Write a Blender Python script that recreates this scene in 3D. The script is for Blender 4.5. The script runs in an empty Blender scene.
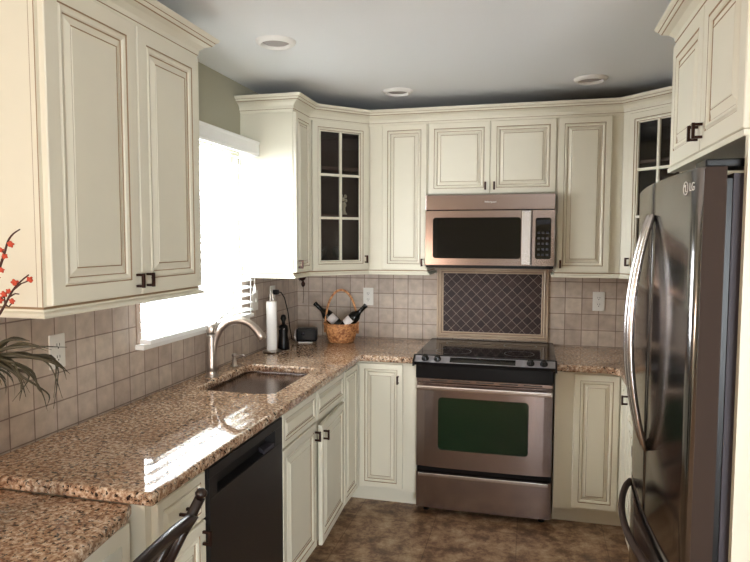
import bpy, bmesh, math, random
from mathutils import Vector, Matrix
random.seed(7)
PI = math.pi
SC = bpy.context.scene
COL = SC.collection

# ------------------------------------------------------------------ materials
def new_mat(name):
    m = bpy.data.materials.new(name); m.use_nodes = True
    nt = m.node_tree
    return m, nt, nt.nodes['Principled BSDF']

def srgb(r, g, b):
    f = lambda c: (c/255/12.92) if c/255 <= .04045 else ((c/255+.055)/1.055)**2.4
    return (f(r), f(g), f(b), 1)

def plain(name, col, rough=.5, metal=0, spec=.5, coat=0, noise=0, nscale=20, trans=0, emit=None):
    m, nt, b = new_mat(name)
    b.inputs['Base Color'].default_value = col
    b.inputs['Roughness'].default_value = rough
    b.inputs['Metallic'].default_value = metal
    b.inputs['Specular IOR Level'].default_value = spec
    b.inputs['Coat Weight'].default_value = coat
    b.inputs['Coat Roughness'].default_value = .05
    b.inputs['Transmission Weight'].default_value = trans
    if emit:
        b.inputs['Emission Color'].default_value = emit[0]; b.inputs['Emission Strength'].default_value = emit[1]
    if noise:
        tc = nt.nodes.new('ShaderNodeTexCoord')
        n = nt.nodes.new('ShaderNodeTexNoise'); n.inputs['Scale'].default_value = nscale; n.inputs['Detail'].default_value = 4
        nt.links.new(tc.outputs['Object'], n.inputs['Vector'])
        mx = nt.nodes.new('ShaderNodeMix'); mx.data_type = 'RGBA'
        mx.inputs[6].default_value = col
        mx.inputs[7].default_value = tuple(c*(1-noise) for c in col[:3])+(1,)
        nt.links.new(n.outputs['Fac'], mx.inputs[0]); nt.links.new(mx.outputs[2], b.inputs['Base Color'])
    return m

def ramp(nt, stops, interp='LINEAR'):
    r = nt.nodes.new('ShaderNodeValToRGB'); cr = r.color_ramp; cr.interpolation = interp
    while len(cr.elements) > 1: cr.elements.remove(cr.elements[0])
    cr.elements[0].position = stops[0][0]; cr.elements[0].color = stops[0][1]
    for p, c in stops[1:]:
        e = cr.elements.new(p); e.color = c
    return r

M = {}
M['cream'] = plain('cream_paint', srgb(226, 220, 202), .42, noise=.06, nscale=9)
M['glaze'] = plain('brown_glaze', srgb(150, 122, 92), .6)
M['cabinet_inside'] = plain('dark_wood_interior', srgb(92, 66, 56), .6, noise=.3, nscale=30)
M['bronze'] = plain('oil_rubbed_bronze', srgb(58, 36, 30), .35, metal=.7)
M['white'] = plain('white_gloss', srgb(236, 234, 230), .35)
M['blind'] = plain('white_blind', srgb(246, 246, 244), .4)
def translucent():
    m, nt, b = new_mat('translucent_white_slat'); b.inputs['Base Color'].default_value = srgb(248, 248, 246); b.inputs['Roughness'].default_value = .5
    t = nt.nodes.new('ShaderNodeBsdfTranslucent'); t.inputs['Color'].default_value = (.9, .9, .9, 1)
    mx = nt.nodes.new('ShaderNodeMixShader'); mx.inputs[0].default_value = .22
    nt.links.new(b.outputs[0], mx.inputs[1]); nt.links.new(t.outputs[0], mx.inputs[2]); nt.links.new(mx.outputs[0], nt.nodes['Material Output'].inputs['Surface'])
    return m
M['slat'] = translucent()
M['outlet'] = plain('outlet_plastic', srgb(226, 222, 214), .35)
M['dark'] = plain('dark_slot', srgb(20, 18, 18), .5)
M['black'] = plain('black_plastic', srgb(9, 8, 9), .3, spec=.25)
M['fascia'] = plain('fascia_grey_metal', srgb(150, 146, 148), .45, metal=.4)
M['black_matte'] = plain('black_satin', srgb(28, 26, 26), .38)
M['black_glass'] = plain('black_glass', srgb(9, 9, 11), .06, spec=.6)
M['ceiling'] = plain('ceiling_paint', srgb(232, 234, 236), .9)
M['wallpaint'] = plain('greige_wall_paint', srgb(172, 168, 148), .85)
M['towel'] = plain('paper_towel', srgb(238, 234, 230), .9)
M['chair'] = plain('dark_stained_wood', srgb(34, 20, 16), .3, noise=.4, nscale=15)
M['paper'] = plain('bottle_label', srgb(216, 206, 202), .7)
M['ceramic'] = plain('stoneware', srgb(120, 100, 84), .5)
M['leaf'] = plain('dark_grass_leaf', srgb(58, 52, 34), .5)
M['twig'] = plain('twig_bark', srgb(66, 34, 24), .7)
M['blossom'] = plain('red_orange_blossom', srgb(206, 74, 44), .6, noise=.35, nscale=60)
M['lens'] = plain('light_lens', srgb(160, 152, 148), .5)
M['figurine'] = plain('bone_figurine', srgb(205, 190, 165), .5)
M['grout_metal'] = plain('trim_strip', srgb(150, 128, 112), .4)
M['emblem'] = plain('emblem_metal', srgb(235, 230, 225), .3)

def glass(name, col=(1, 1, 1, 1), rough=0.0):
    m, nt, b = new_mat(name)
    out = nt.nodes['Material Output']
    nt.nodes.remove(b)
    g = nt.nodes.new('ShaderNodeBsdfGlossy'); g.inputs['Roughness'].default_value = .02
    t = nt.nodes.new('ShaderNodeBsdfTransparent'); t.inputs['Color'].default_value = col
    fr = nt.nodes.new('ShaderNodeFresnel'); ge = nt.nodes.new('ShaderNodeNewGeometry')
    mr = nt.nodes.new('ShaderNodeMapRange'); mr.inputs[3].default_value = 1.45; mr.inputs[4].default_value = 1/1.45
    nt.links.new(ge.outputs['Backfacing'], mr.inputs[0]); nt.links.new(mr.outputs[0], fr.inputs['IOR'])
    mx = nt.nodes.new('ShaderNodeMixShader')
    nt.links.new(fr.outputs[0], mx.inputs[0]); nt.links.new(t.outputs[0], mx.inputs[1]); nt.links.new(g.outputs[0], mx.inputs[2])
    nt.links.new(mx.outputs[0], out.inputs['Surface'])
    return m
M['pane'] = glass('clear_pane', (.86, .86, .86, 1))
M['stemglass'] = glass('drinking_glass', (.9, .9, .9, 1))
M['bottle'] = plain('dark_bottle_glass', srgb(10, 11, 10), .08)

def steel(name, col, rough, axis=0, amp=.025, bump=.0):
    m, nt, b = new_mat(name)
    b.inputs['Base Color'].default_value = col; b.inputs['Metallic'].default_value = 1
    tc = nt.nodes.new('ShaderNodeTexCoord'); mp = nt.nodes.new('ShaderNodeMapping')
    s = [400, 400, 400]; s[axis] = 3
    mp.inputs['Scale'].default_value = s
    n = nt.nodes.new('ShaderNodeTexNoise'); n.inputs['Scale'].default_value = 1; n.inputs['Detail'].default_value = 2
    nt.links.new(tc.outputs['Object'], mp.inputs[0]); nt.links.new(mp.outputs[0], n.inputs['Vector'])
    mr = nt.nodes.new('ShaderNodeMapRange'); mr.inputs[3].default_value = rough-amp; mr.inputs[4].default_value = rough+amp
    nt.links.new(n.outputs['Fac'], mr.inputs[0]); nt.links.new(mr.outputs[0], b.inputs['Roughness'])
    bp = nt.nodes.new('ShaderNodeBump'); bp.inputs['Strength'].default_value = bump; bp.inputs['Distance'].default_value = .001
    nt.links.new(n.outputs['Fac'], bp.inputs['Height']); nt.links.new(bp.outputs[0], b.inputs['Normal'])
    return m
M['steel'] = steel('brushed_stainless', srgb(158, 142, 136), .22)
M['steel_fridge'] = steel('dark_stainless', srgb(128, 126, 126), .15, axis=2, amp=.04)
M['steel_bright'] = plain('polished_steel', srgb(214, 208, 206), .22, metal=1)
M['steel_sink'] = steel('sink_steel', srgb(140, 126, 120), .22)
M['nickel'] = plain('brushed_nickel', srgb(190, 180, 172), .28, metal=1)
M['fridge_side'] = plain('grey_fridge_side', srgb(72, 68, 74), .55, spec=.2, noise=.1, nscale=200)
M['fridge_edge'] = plain('door_edge_steel', srgb(60, 47, 40), .6, spec=.12)
M['knob_black'] = plain('knob_black', srgb(18, 17, 18), .2)
M['oven_glass'] = plain('green_tinted_oven_glass', srgb(16, 38, 22), .1, spec=.6)
M['display'] = plain('display', srgb(16, 18, 34), .15)

def granite():
    m, nt, b = new_mat('speckled_granite')
    tc = nt.nodes.new('ShaderNodeTexCoord')
    mp = nt.nodes.new('ShaderNodeMapping'); nt.links.new(tc.outputs['Object'], mp.inputs[0])
    def noise(sc, det=3, rough=.6, dist=0):
        n = nt.nodes.new('ShaderNodeTexNoise'); n.inputs['Scale'].default_value = sc; n.inputs['Detail'].default_value = det
        n.inputs['Roughness'].default_value = rough; n.inputs['Distortion'].default_value = dist
        nt.links.new(mp.outputs[0], n.inputs['Vector']); return n
    base = ramp(nt, [(.30, srgb(92, 64, 46)), (.42, srgb(150, 116, 92)), (.52, srgb(196, 166, 138)), (.64, srgb(230, 214, 194))])
    nt.links.new(noise(70, 5, .7).outputs['Fac'], base.inputs[0])
    dark = ramp(nt, [(.385, (0, 0, 0, 1)), (.43, (1, 1, 1, 1))]); nt.links.new(noise(95, 3, .55, .6).outputs['Fac'], dark.inputs[0])
    grey = ramp(nt, [(.60, (0, 0, 0, 1)), (.68, (1, 1, 1, 1))]); nt.links.new(noise(55, 4, .6).outputs['Fac'], grey.inputs[0])
    cloud = ramp(nt, [(.35, (.74, .66, .6, 1)), (.62, (1, 1, 1, 1))]); nt.links.new(noise(7, 3).outputs['Fac'], cloud.inputs[0])
    m0 = nt.nodes.new('ShaderNodeMix'); m0.data_type = 'RGBA'; m0.inputs[7].default_value = srgb(150, 138, 124)
    nt.links.new(grey.outputs[0], m0.inputs[0]); nt.links.new(base.outputs[0], m0.inputs[6])
    m1 = nt.nodes.new('ShaderNodeMix'); m1.data_type = 'RGBA'; m1.inputs[6].default_value = srgb(44, 27, 22)
    nt.links.new(dark.outputs[0], m1.inputs[0]); nt.links.new(m0.outputs[2], m1.inputs[7])
    m2 = nt.nodes.new('ShaderNodeMix'); m2.data_type = 'RGBA'; m2.blend_type = 'MULTIPLY'; m2.inputs[0].default_value = 1
    nt.links.new(m1.outputs[2], m2.inputs[6]); nt.links.new(cloud.outputs[0], m2.inputs[7])
    nt.links.new(m2.outputs[2], b.inputs['Base Color'])
    b.inputs['Roughness'].default_value = .035; b.inputs['IOR'].default_value = 1.6
    return m
M['granite'] = granite()

def tile(name, c1, c2, mortar, size, msize, u, v, du, dv, rot=0, rough=.5, bump=.4, mottled=.25):
    """u, v: which object axes (0,1,2) give the tile's plane coordinates"""
    m, nt, b = new_mat(name)
    tc = nt.nodes.new('ShaderNodeTexCoord'); sp = nt.nodes.new('ShaderNodeSeparateXYZ'); cb = nt.nodes.new('ShaderNodeCombineXYZ')
    nt.links.new(tc.outputs['Object'], sp.inputs[0])
    nt.links.new(sp.outputs[u], cb.inputs[0]); nt.links.new(sp.outputs[v], cb.inputs[1])
    mp = nt.nodes.new('ShaderNodeMapping'); mp.inputs['Location'].default_value = (du, dv, 0); mp.inputs['Rotation'].default_value = (0, 0, rot)
    nt.links.new(cb.outputs[0], mp.inputs[0])
    br = nt.nodes.new('ShaderNodeTexBrick'); br.offset = 0; br.squash = 1
    br.inputs['Scale'].default_value = 1; br.inputs['Brick Width'].default_value = size; br.inputs['Row Height'].default_value = size
    br.inputs['Mortar Size'].default_value = msize; br.inputs['Mortar Smooth'].default_value = .3
    br.inputs['Color1'].default_value = c1; br.inputs['Color2'].default_value = c2; br.inputs['Mortar'].default_value = mortar
    nt.links.new(mp.outputs[0], br.inputs['Vector'])
    n = nt.nodes.new('ShaderNodeTexNoise'); n.inputs['Scale'].default_value = 22; n.inputs['Detail'].default_value = 5
    nt.links.new(tc.outputs['Object'], n.inputs['Vector'])
    rp = ramp(nt, [(.3, (1-mottled,)*3+(1,)), (.7, (1, 1, 1, 1))]); nt.links.new(n.outputs['Fac'], rp.inputs[0])
    mx = nt.nodes.new('ShaderNodeMix'); mx.data_type = 'RGBA'; mx.blend_type = 'MULTIPLY'; mx.inputs[0].default_value = 1
    nt.links.new(br.outputs['Color'], mx.inputs[6]); nt.links.new(rp.outputs[0], mx.inputs[7]); nt.links.new(mx.outputs[2], b.inputs['Base Color'])
    bp = nt.nodes.new('ShaderNodeBump'); bp.invert = True; bp.inputs['Strength'].default_value = bump; bp.inputs['Distance'].default_value = .003
    nt.links.new(br.outputs['Fac'], bp.inputs['Height'])
    bp2 = nt.nodes.new('ShaderNodeBump'); bp2.inputs['Strength'].default_value = .15; bp2.inputs['Distance'].default_value = .002
    nt.links.new(n.outputs['Fac'], bp2.inputs['Height']); nt.links.new(bp.outputs[0], bp2.inputs['Normal'])
    nt.links.new(bp2.outputs[0], b.inputs['Normal'])
    b.inputs['Roughness'].default_value = rough
    return m
TP = .1021
tc1, tc2, tcm = srgb(208, 192, 176), srgb(190, 171, 156), srgb(140, 120, 108)
M['tile_back'] = tile('tumbled_tile_back', tc1, tc2, tcm, TP, .0028, 0, 2, -(1.826-TP*17)+TP*5, -(1.325-TP*13)+TP*3, rough=.42)
M['tile_left'] = tile('tumbled_tile_left', tc1, tc2, tcm, TP, .0028, 1, 2, (1.9196 % TP)-.008+TP*60, -(1.325-TP*13)+TP*3, rough=.42)
M['tile_diamond'] = tile('diamond_mosaic', srgb(72, 50, 46), srgb(50, 34, 32), srgb(150, 132, 120), .0465, .0018, 0, 2, 2.0, 2.0, rot=PI/4, rough=.6, mottled=.4)

def floor_mat():
    m, nt, b = new_mat('mottled_brown_floor')
    tc = nt.nodes.new('ShaderNodeTexCoord')
    n = nt.nodes.new('ShaderNodeTexNoise'); n.inputs['Scale'].default_value = 9; n.inputs['Detail'].default_value = 10; n.inputs['Roughness'].default_value = .75
    n.inputs['Distortion'].default_value = .15
    nt.links.new(tc.outputs['Object'], n.inputs['Vector'])
    r = ramp(nt, [(.36, srgb(84, 58, 44)), (.46, srgb(130, 98, 74)), (.54, srgb(168, 138, 108)), (.66, srgb(200, 178, 148))])
    nt.links.new(n.outputs['Fac'], r.inputs[0])
    br = nt.nodes.new('ShaderNodeTexBrick'); br.offset = 0; br.inputs['Scale'].default_value = 1
    br.inputs['Brick Width'].default_value = .455; br.inputs['Row Height'].default_value = .455; br.inputs['Mortar Size'].default_value = .003
    br.inputs['Color1'].default_value = (1, 1, 1, 1); br.inputs['Color2'].default_value = (.86, .84, .82, 1); br.inputs['Mortar'].default_value = (.62, .58, .55, 1)
    mp = nt.nodes.new('ShaderNodeMapping'); mp.inputs['Location'].default_value = (-1.564+.455*20, .32+.455*30, 0)
    nt.links.new(tc.outputs['Object'], mp.inputs[0]); nt.links.new(mp.outputs[0], br.inputs['Vector'])
    mx = nt.nodes.new('ShaderNodeMix'); mx.data_type = 'RGBA'; mx.blend_type = 'MULTIPLY'; mx.inputs[0].default_value = 1
    nt.links.new(r.outputs[0], mx.inputs[6]); nt.links.new(br.outputs[0], mx.inputs[7]); nt.links.new(mx.outputs[2], b.inputs['Base Color'])
    b.inputs['Roughness'].default_value = .4
    return m
M['floor'] = floor_mat()

def wicker():
    m, nt, b = new_mat('woven_wicker')
    tc = nt.nodes.new('ShaderNodeTexCoord')
    n = nt.nodes.new('ShaderNodeTexNoise'); n.inputs['Scale'].default_value = 60
    nt.links.new(tc.outputs['Object'], n.inputs['Vector'])
    r = ramp(nt, [(.35, srgb(142, 84, 46)), (.65, srgb(214, 154, 100))]); nt.links.new(n.outputs['Fac'], r.inputs[0])
    nt.links.new(r.outputs[0], b.inputs['Base Color']); b.inputs['Roughness'].default_value = .55
    return m
M['wicker'] = wicker()

# ------------------------------------------------------------------ mesh builder
class MB:
    def __init__(s): s.v = []; s.f = []; s.m = []; s.sm = []
    def face(s, idx, mi=0, sm=False): s.f.append(tuple(idx)); s.m.append(mi); s.sm.append(sm)
    def box(s, x0, x1, y0, y1, z0, z1, mi=0):
        b = len(s.v)
        for z in (z0, z1):
            for x, y in ((x0, y0), (x1, y0), (x1, y1), (x0, y1)): s.v.append((x, y, z))
        for q in ((0, 3, 2, 1), (4, 5, 6, 7), (0, 1, 5, 4), (1, 2, 6, 5), (2, 3, 7, 6), (3, 0, 4, 7)): s.face([b+i for i in q], mi)
        return s
    def cbox(s, x0, x1, y0, y1, z0, z1, c, mi=0):
        """box with chamfered edges"""
        bm = bmesh.new(); bmesh.ops.create_cube(bm, size=1)
        for v in bm.verts: v.co = Vector(((x0+x1)/2+v.co.x*(x1-x0), (y0+y1)/2+v.co.y*(y1-y0), (z0+z1)/2+v.co.z*(z1-z0)))
        bmesh.ops.bevel(bm, geom=list(bm.edges), offset=c, segments=2, affect='EDGES', profile=.6)
        return s.add(bm, mi)
    def add(s, bm, mi=0, sm=False, mat=None):
        b = len(s.v); bm.verts.index_update()
        for v in bm.verts: s.v.append(tuple(mat @ v.co) if mat else tuple(v.co))
        for f in bm.faces: s.face([b+v.index for v in f.verts], mi, sm)
        bm.free(); return s
    def prism(s, pts, z0, z1, mi=0):
        b = len(s.v); n = len(pts)
        for z in (z0, z1):
            for x, y in pts: s.v.append((x, y, z))
        s.face([b+n-1-i for i in range(n)], mi); s.face([b+n+i for i in range(n)], mi)
        for i in range(n): j = (i+1) % n; s.face([b+i, b+j, b+n+j, b+n+i], mi)
        return s
    def lathe(s, prof, c=(0, 0, 0), n=24, mi=0, sm=True, cap=True, mat=None):
        b = len(s.v)
        for r, z in prof:
            for i in range(n):
                a = 2*PI*i/n; p = Vector((r*math.cos(a), r*math.sin(a), z))
                if mat: p = mat @ p
                s.v.append((p.x+c[0], p.y+c[1], p.z+c[2]))
        for k in range(len(prof)-1):
            for i in range(n):
                j = (i+1) % n; s.face([b+k*n+i, b+k*n+j, b+(k+1)*n+j, b+(k+1)*n+i], mi, sm)
        if cap:
            s.face([b+n-1-i for i in range(n)], mi); s.face([b+(len(prof)-1)*n+i for i in range(n)], mi)
        return s
    def tube(s, pts, rad, n=10, mi=0, sm=True, flat=None):
        """tube along pts; rad a number or a list; flat=(a,b): cross-section scale"""
        P = [Vector(p) for p in pts]; R = rad if isinstance(rad, (list, tuple)) else [rad]*len(P)
        b = len(s.v); up = None
        for i, p in enumerate(P):
            t = (P[min(i+1, len(P)-1)]-P[max(i-1, 0)]).normalized()
            if up is None:
                up = Vector((0, 0, 1)) if abs(t.z) < .9 else Vector((0, 1, 0))
            side = t.cross(up).normalized(); up = side.cross(t).normalized()
            for k in range(n):
                a = 2*PI*k/n; fa, fb = flat or (1, 1)
                q = p+side*(math.cos(a)*R[i]*fa)+up*(math.sin(a)*R[i]*fb); s.v.append(tuple(q))
        for i in range(len(P)-1):
            for k in range(n):
                j = (k+1) % n; s.face([b+i*n+k, b+i*n+j, b+(i+1)*n+j, b+(i+1)*n+k], mi, sm)
        s.face([b+n-1-k for k in range(n)], mi); s.face([b+(len(P)-1)*n+k for k in range(n)], mi)
        return s
    def rings(s, rings, mis, cap=True):
        """loft through closed rings of equal length; mis[i] = material of the band between ring i and i+1"""
        b = len(s.v); n = len(rings[0])
        for r in rings:
            for p in r: s.v.append(tuple(p))
        for k in range(len(rings)-1):
            for i in range(n):
                j = (i+1) % n; s.face([b+k*n+i, b+k*n+j, b+(k+1)*n+j, b+(k+1)*n+i], mis[k])
        if cap:
            s.face([b+n-1-i for i in range(n)], mis[0]); s.face([b+(len(rings)-1)*n+i for i in range(n)], mis[-1])
        return s
    def sweep(s, path, prof, mi=0, mis=None):
        """open polyline path [(x,y)], prof [(out,z)]; out is to the right of travel; mitred"""
        n = len(prof); b = len(s.v); P = [Vector((x, y)) for x, y in path]
        for i, p in enumerate(P):
            ns = []
            if i > 0: d = (P[i]-P[i-1]).normalized(); ns.append(Vector((d.y, -d.x)))
            if i < len(P)-1: d = (P[i+1]-P[i]).normalized(); ns.append(Vector((d.y, -d.x)))
            m = ns[0] if len(ns) == 1 else (ns[0]+ns[1])/(1+ns[0].dot(ns[1]))
            for o, z in prof: s.v.append((p.x+m.x*o, p.y+m.y*o, z))
        for i in range(len(P)-1):
            for k in range(n):
                j = (k+1) % n; s.face([b+i*n+k, b+(i+1)*n+k, b+(i+1)*n+j, b+i*n+j], mis[k] if mis else mi)
        s.face([b+k for k in range(n)], mi); s.face([b+(len(P)-1)*n+n-1-k for k in range(n)], mi)
        return s
    def build(s, name, mats, parent=None, loc=None):
        me = bpy.data.meshes.new(name); me.from_pydata(s.v, [], s.f)
        if not isinstance(mats, (list, tuple)): mats = [mats]
        for m in mats: me.materials.append(m)
        for i, p in enumerate(me.polygons): p.material_index = s.m[i]; p.use_smooth = s.sm[i]
        bm = bmesh.new(); bm.from_mesh(me); bmesh.ops.recalc_face_normals(bm, faces=bm.faces); bm.to_mesh(me); bm.free()
        o = bpy.data.objects.new(name, me); COL.objects.link(o)
        if parent: o.parent = parent
        if loc: o.location = loc
        return o

def tag(o, label=None, cat=None, group=None, kind=None):
    if label: o['label'] = label
    if cat: o['category'] = cat
    if group: o['group'] = group
    if kind: o['kind'] = kind
    return o
def thing(name, label, cat, loc=(0, 0, 0), rz=0, group=None):
    o = bpy.data.objects.new(name, None); COL.objects.link(o); o.empty_display_size = .1
    o.location = loc; o.rotation_euler = (0, 0, rz)
    return tag(o, label, cat, group)
def struct(name, mb, mats): return tag(mb.build(name, mats), kind='structure')

def text_mesh(name, txt, size, mat, parent, loc, rot, ext=.0006, sx=1):
    cu = bpy.data.curves.new(name, 'FONT'); cu.body = txt; cu.size = size; cu.extrude = ext; cu.align_x = 'CENTER'; cu.align_y = 'CENTER'
    to = bpy.data.objects.new(name, cu); COL.objects.link(to)
    me = bpy.data.meshes.new_from_object(to); bpy.data.objects.remove(to)
    me.materials.clear(); me.materials.append(mat); me.name = name
    o = bpy.data.objects.new(name, me); COL.objects.link(o); o.parent = parent; o.location = loc; o.rotation_euler = rot; o.scale = (sx, 1, 1)
    return o

def rrect(w, h, r, n=6, cx=0, cy=0):
    pts = []
    for qx, qy, a0 in ((1, 1, 0), (-1, 1, PI/2), (-1, -1, PI), (1, -1, 1.5*PI)):
        for i in range(n+1):
            a = a0+PI/2*i/n; pts.append((cx+qx*(w/2-r)+r*math.cos(a), cy+qy*(h/2-r)+r*math.sin(a)))
    return pts

# ------------------------------------------------------------------ cabinet kit (local frame: X width, -Y front, Z up)
def rect_ring(x0, x1, z0, z1, i, y): return [(x0+i, y, z0+i), (x1-i, y, z0+i), (x1-i, y, z1-i), (x0+i, y, z1-i)]
def panel_door(x0, x1, z0, z1, y, s=1.0, fr=.036, th=.02):
    """raised-panel door, its back at y, its face at y-th; thin brown glaze lines sit in the grooves"""
    f = y-th
    st = [(0, y, 0), (0, f+.003, 0), (.003, f, 0), (fr, f, 0), (fr+.0030*s**.5, f+.0035, 1), (fr+.008*s, f-.001, 0), (fr+.016*s, f+.002, 0), (fr+.0185*s, f+.006, 0),
          (fr+.021*s, f+.009, 1), (fr+.024*s, f+.009, 0), (fr+.040*s, f+.001, 0), (fr+.0424*s, f+.0025, 1), (fr+.0445*s, f+.0005, 0)]
    mb = MB(); mb.rings([rect_ring(x0, x1, z0, z1, i, yy) for i, yy, _ in st], [m for _, _, m in st[1:]])
    return mb
def drawer_front(x0, x1, z0, z1, y): return panel_door(x0, x1, z0, z1, y, .55, .026)
def handle(parent, x, z, y, vertical=True, L=.046):
    mb = MB(); h = L/2; t = .0042
    if vertical:
        for q in (-1, 1): mb.cbox(x-t, x+t, y-.024, y, z+q*(h-t)-t, z+q*(h-t)+t, .001)
        mb.cbox(x-.0052, x+.0052, y-.030, y-.021, z-h-.001, z+h+.001, .0015)
    else:
        for q in (-1, 1): mb.cbox(x+q*(h-t)-t, x+q*(h-t)+t, y-.024, y, z-t, z+t, .001)
        mb.cbox(x-h-.001, x+h+.001, y-.030, y-.021, z-.0052, z+.0052, .0015)
    return mb.build('pull_handle', M['bronze'], parent)

def add_door(root, x0, x1, z0, z1, y, hx=None, hz=None, s=1.0, fr=.036, name='door', swing=0, hinge=None):
    d = panel_door(x0, x1, z0, z1, y, s, fr)
    if swing:
        hxp = x1 if hinge == 'r' else x0
        d.v = [(vx-hxp, vy-y, vz) for vx, vy, vz in d.v]
        o = d.build(name, [M['cream'], M['glaze']], root, (hxp, y, 0)); o.rotation_euler = (0, 0, swing)
        if hx is not None: handle(o, hx-hxp, hz, -.02)
        return o
    o = d.build(name, [M['cream'], M['glaze']], root)
    if hx is not None: handle(o, hx, hz, y-.02)
    return o

CB, CT = 1.400, 2.300       # upper boxes: bottom and top
UD = .315                   # upper box depth

def crown_prof(z=CT-.002):
    return [(-.012, z), (.006, z), (.009, z+.012), (.012, z+.014), (.014, z+.030), (.030, z+.046), (.050, z+.054), (.053, z+.057), (.057, z+.060), (.060, z+.067), (.063, z+.0685), (.070, z+.074), (.074, z+.084), (-.012, z+.084)]
CM = [0, 0, 1, 0, 0, 0, 1, 0, 0, 1, 0, 0, 0, 0]
def rail_prof(): return [(-.015, 1.402), (.0, 1.402), (.004, 1.396), (.004, 1.390), (.016, 1.385), (.020, 1.378), (.018, 1.373), (-.015, 1.373)]
RMI = [0, 1, 0, 0, 0, 0, 0, 0]

# ------------------------------------------------------------------ the room
W, H = 2.72, 2.465
RY, RX = -7.6, 4.6
fl = MB(); fl.box(-.15, RX+.15, RY-.15, .15, -.12, 0); struct('floor', fl, M['floor'])
ce = MB(); ce.box(-.15, RX+.15, RY-.15, .15, H, H+.12); struct('ceiling', ce, M['ceiling'])
WY0, WY1, WZ0, WZ1 = -1.835, -.90, 1.150, 2.075
wl = MB()
wl.box(-.12, 0, RY, WY0, 0, H); wl.box(-.12, 0, WY1, .12, 0, H); wl.box(-.12, 0, WY0, WY1, 0, WZ0); wl.box(-.12, 0, WY0, WY1, WZ1, H)
struct('wall_left', wl, M['wallpaint'])
wb = MB(); wb.box(0, W, 0, .12, 0, H); struct('wall_back', wb, M['wallpaint'])
wr = MB(); wr.box(W, W+.12, -3.3, .12, 0, H); struct('wall_right', wr, M['wallpaint'])
w2 = MB(); w2.box(W+.12, RX, -3.3, -3.18, 0, H); w2.box(RX, RX+.12, RY, -3.18, 0, H); struct('wall_dining', w2, M['wallpaint'])
w3 = MB(); w3.box(0, 2.5, RY-.12, RY, 0, H); w3.box(4.4, RX, RY-.12, RY, 0, H); w3.box(2.5, 4.4, RY-.12, RY, 2.1, H); struct('wall_rear', w3, M['wallpaint'])
# unseen rear patio door, added and widened to let in fill light
pd = MB()
for a, b in ((2.5, 2.56), (3.42, 3.48), (4.34, 4.4)): pd.box(a, b, RY-.08, RY-.03, 0, 2.1)
pd.box(2.56, 4.34, RY-.08, RY-.03, 2.03, 2.1); pd.box(2.56, 4.34, RY-.08, RY-.03, 0, .08)
struct('patio_fill_door', pd, M['white'])
pg = MB(); pg.box(2.56, 4.34, RY-.06, RY-.055, .08, 2.03); struct('patio_fill_glass', pg, M['pane'])

# tiled backsplashes (8 mm of tile on the walls)
tb = MB(); tb.box(0, W, -.008, 0, .80, CB+.05); struct('trim_1', tb, M['tile_back'])
tl = MB(); tl.box(0, .008, -3.9, WY0, .80, CB+.05); tl.box(0, .008, WY0, WY1, .80, WZ0-.03); tl.box(0, .008, WY1, -.008, .80, CB+.05)
struct('trim_2', tl, M['tile_left'])

# window: frame, glass, sill
wf = MB()
for y0, y1, z0, z1 in ((WY0, WY0+.045, WZ0, WZ1), (WY1-.045, WY1, WZ0, WZ1), (WY0+.045, WY1-.045, WZ0, WZ0+.045), (WY0+.045, WY1-.045, WZ1-.045, WZ1), (WY0+.045, WY1-.045, 1.59, 1.63)):
    wf.box(-.09, -.04, y0, y1, z0, z1)
win = struct('window_1', wf, M['white'])
g = MB(); g.box(-.068, -.064, WY0+.045, WY1-.045, WZ0+.045, 1.59); g.box(-.068, -.064, WY0+.045, WY1-.045, 1.63, WZ1-.045)
g.build('pane', M['pane'], win)
sl = MB(); sl.cbox(-.10, .050, -1.872, -.863, WZ0-.026, WZ0-.004, .005); tag(sl.build('window_sill', M['white']), 'white window sill ledge with rounded front edge below the blinds', 'window sill')
st = MB(); st.box(.008, .014, WY0-.030, WY0, WZ0-.004, 1.40); struct('trim_3', st, M['grout_metal'])

# blinds
bl = thing('window_blinds', 'white slatted window blinds with tall valance over the sink window', 'blinds', (.055, -1.375, WZ0))
bw0, bw1 = -.495, .500
sm = MB(); z = .045
ang = math.radians(-11)
while z < .90:
    b = len(sm.v)
    for sgn, dz in ((-1, 0), (1, 0)):
        pass
    sec = []
    for k in range(5):
        u = -0.025+.0125*k; c = .0022*(1-(u/.025)**2)
        sec.append((u*math.cos(ang), u*math.sin(ang)+c))
    top = [(x, zz+.0014) for x, zz in sec]; bot = [(x, zz-.0014) for x, zz in sec][::-1]
    ring = top+bot; n = len(ring)
    for y in (bw0, bw1):
        for x, zz in ring: sm.v.append((x, y, z+zz))
    sm.face([b+i for i in range(n)]); sm.face([b+n+n-1-i for i in range(n)])
    for i in range(n): j = (i+1) % n; sm.face([b+i, b+j, b+n+j, b+n+i])
    z += .042
sm.build('slats', M['slat'], bl)
br_ = MB(); br_.cbox(-.026, .026, bw0, bw1, .0, .020, .004); br_.build('bottom_rail', M['blind'], bl)
va = MB(); va.sweep([(.058, bw0-.006), (.058, bw1+.008)], [(-.004, .905), (.004, .905), (.007, .915), (.005, .93), (.005, .968), (.009, .978), (.009, .985), (-.004, .985)])
va.box(-.05, .054, bw0-.004, bw0, .905, .985); va.box(-.05, .054, bw1+.004, bw1+.008, .905, .985); va.box(-.045, .05, bw0, bw1, .93, .965)
va.build('valance', M['blind'], bl)
for y in (bw0+.10, 0, bw1-.05):
    ld = MB(); ld.box(.0275, .0295, y-.0015, y+.0015, .015, .93); ld.box(-.0295, -.0275, y-.0015, y+.0015, .015, .93); ld.build('ladder_cord', M['blind'], bl)
co = MB(); co.tube([(.033, bw1-.012, .93), (.036, bw1-.012, .18)], .0012, 6)
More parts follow.
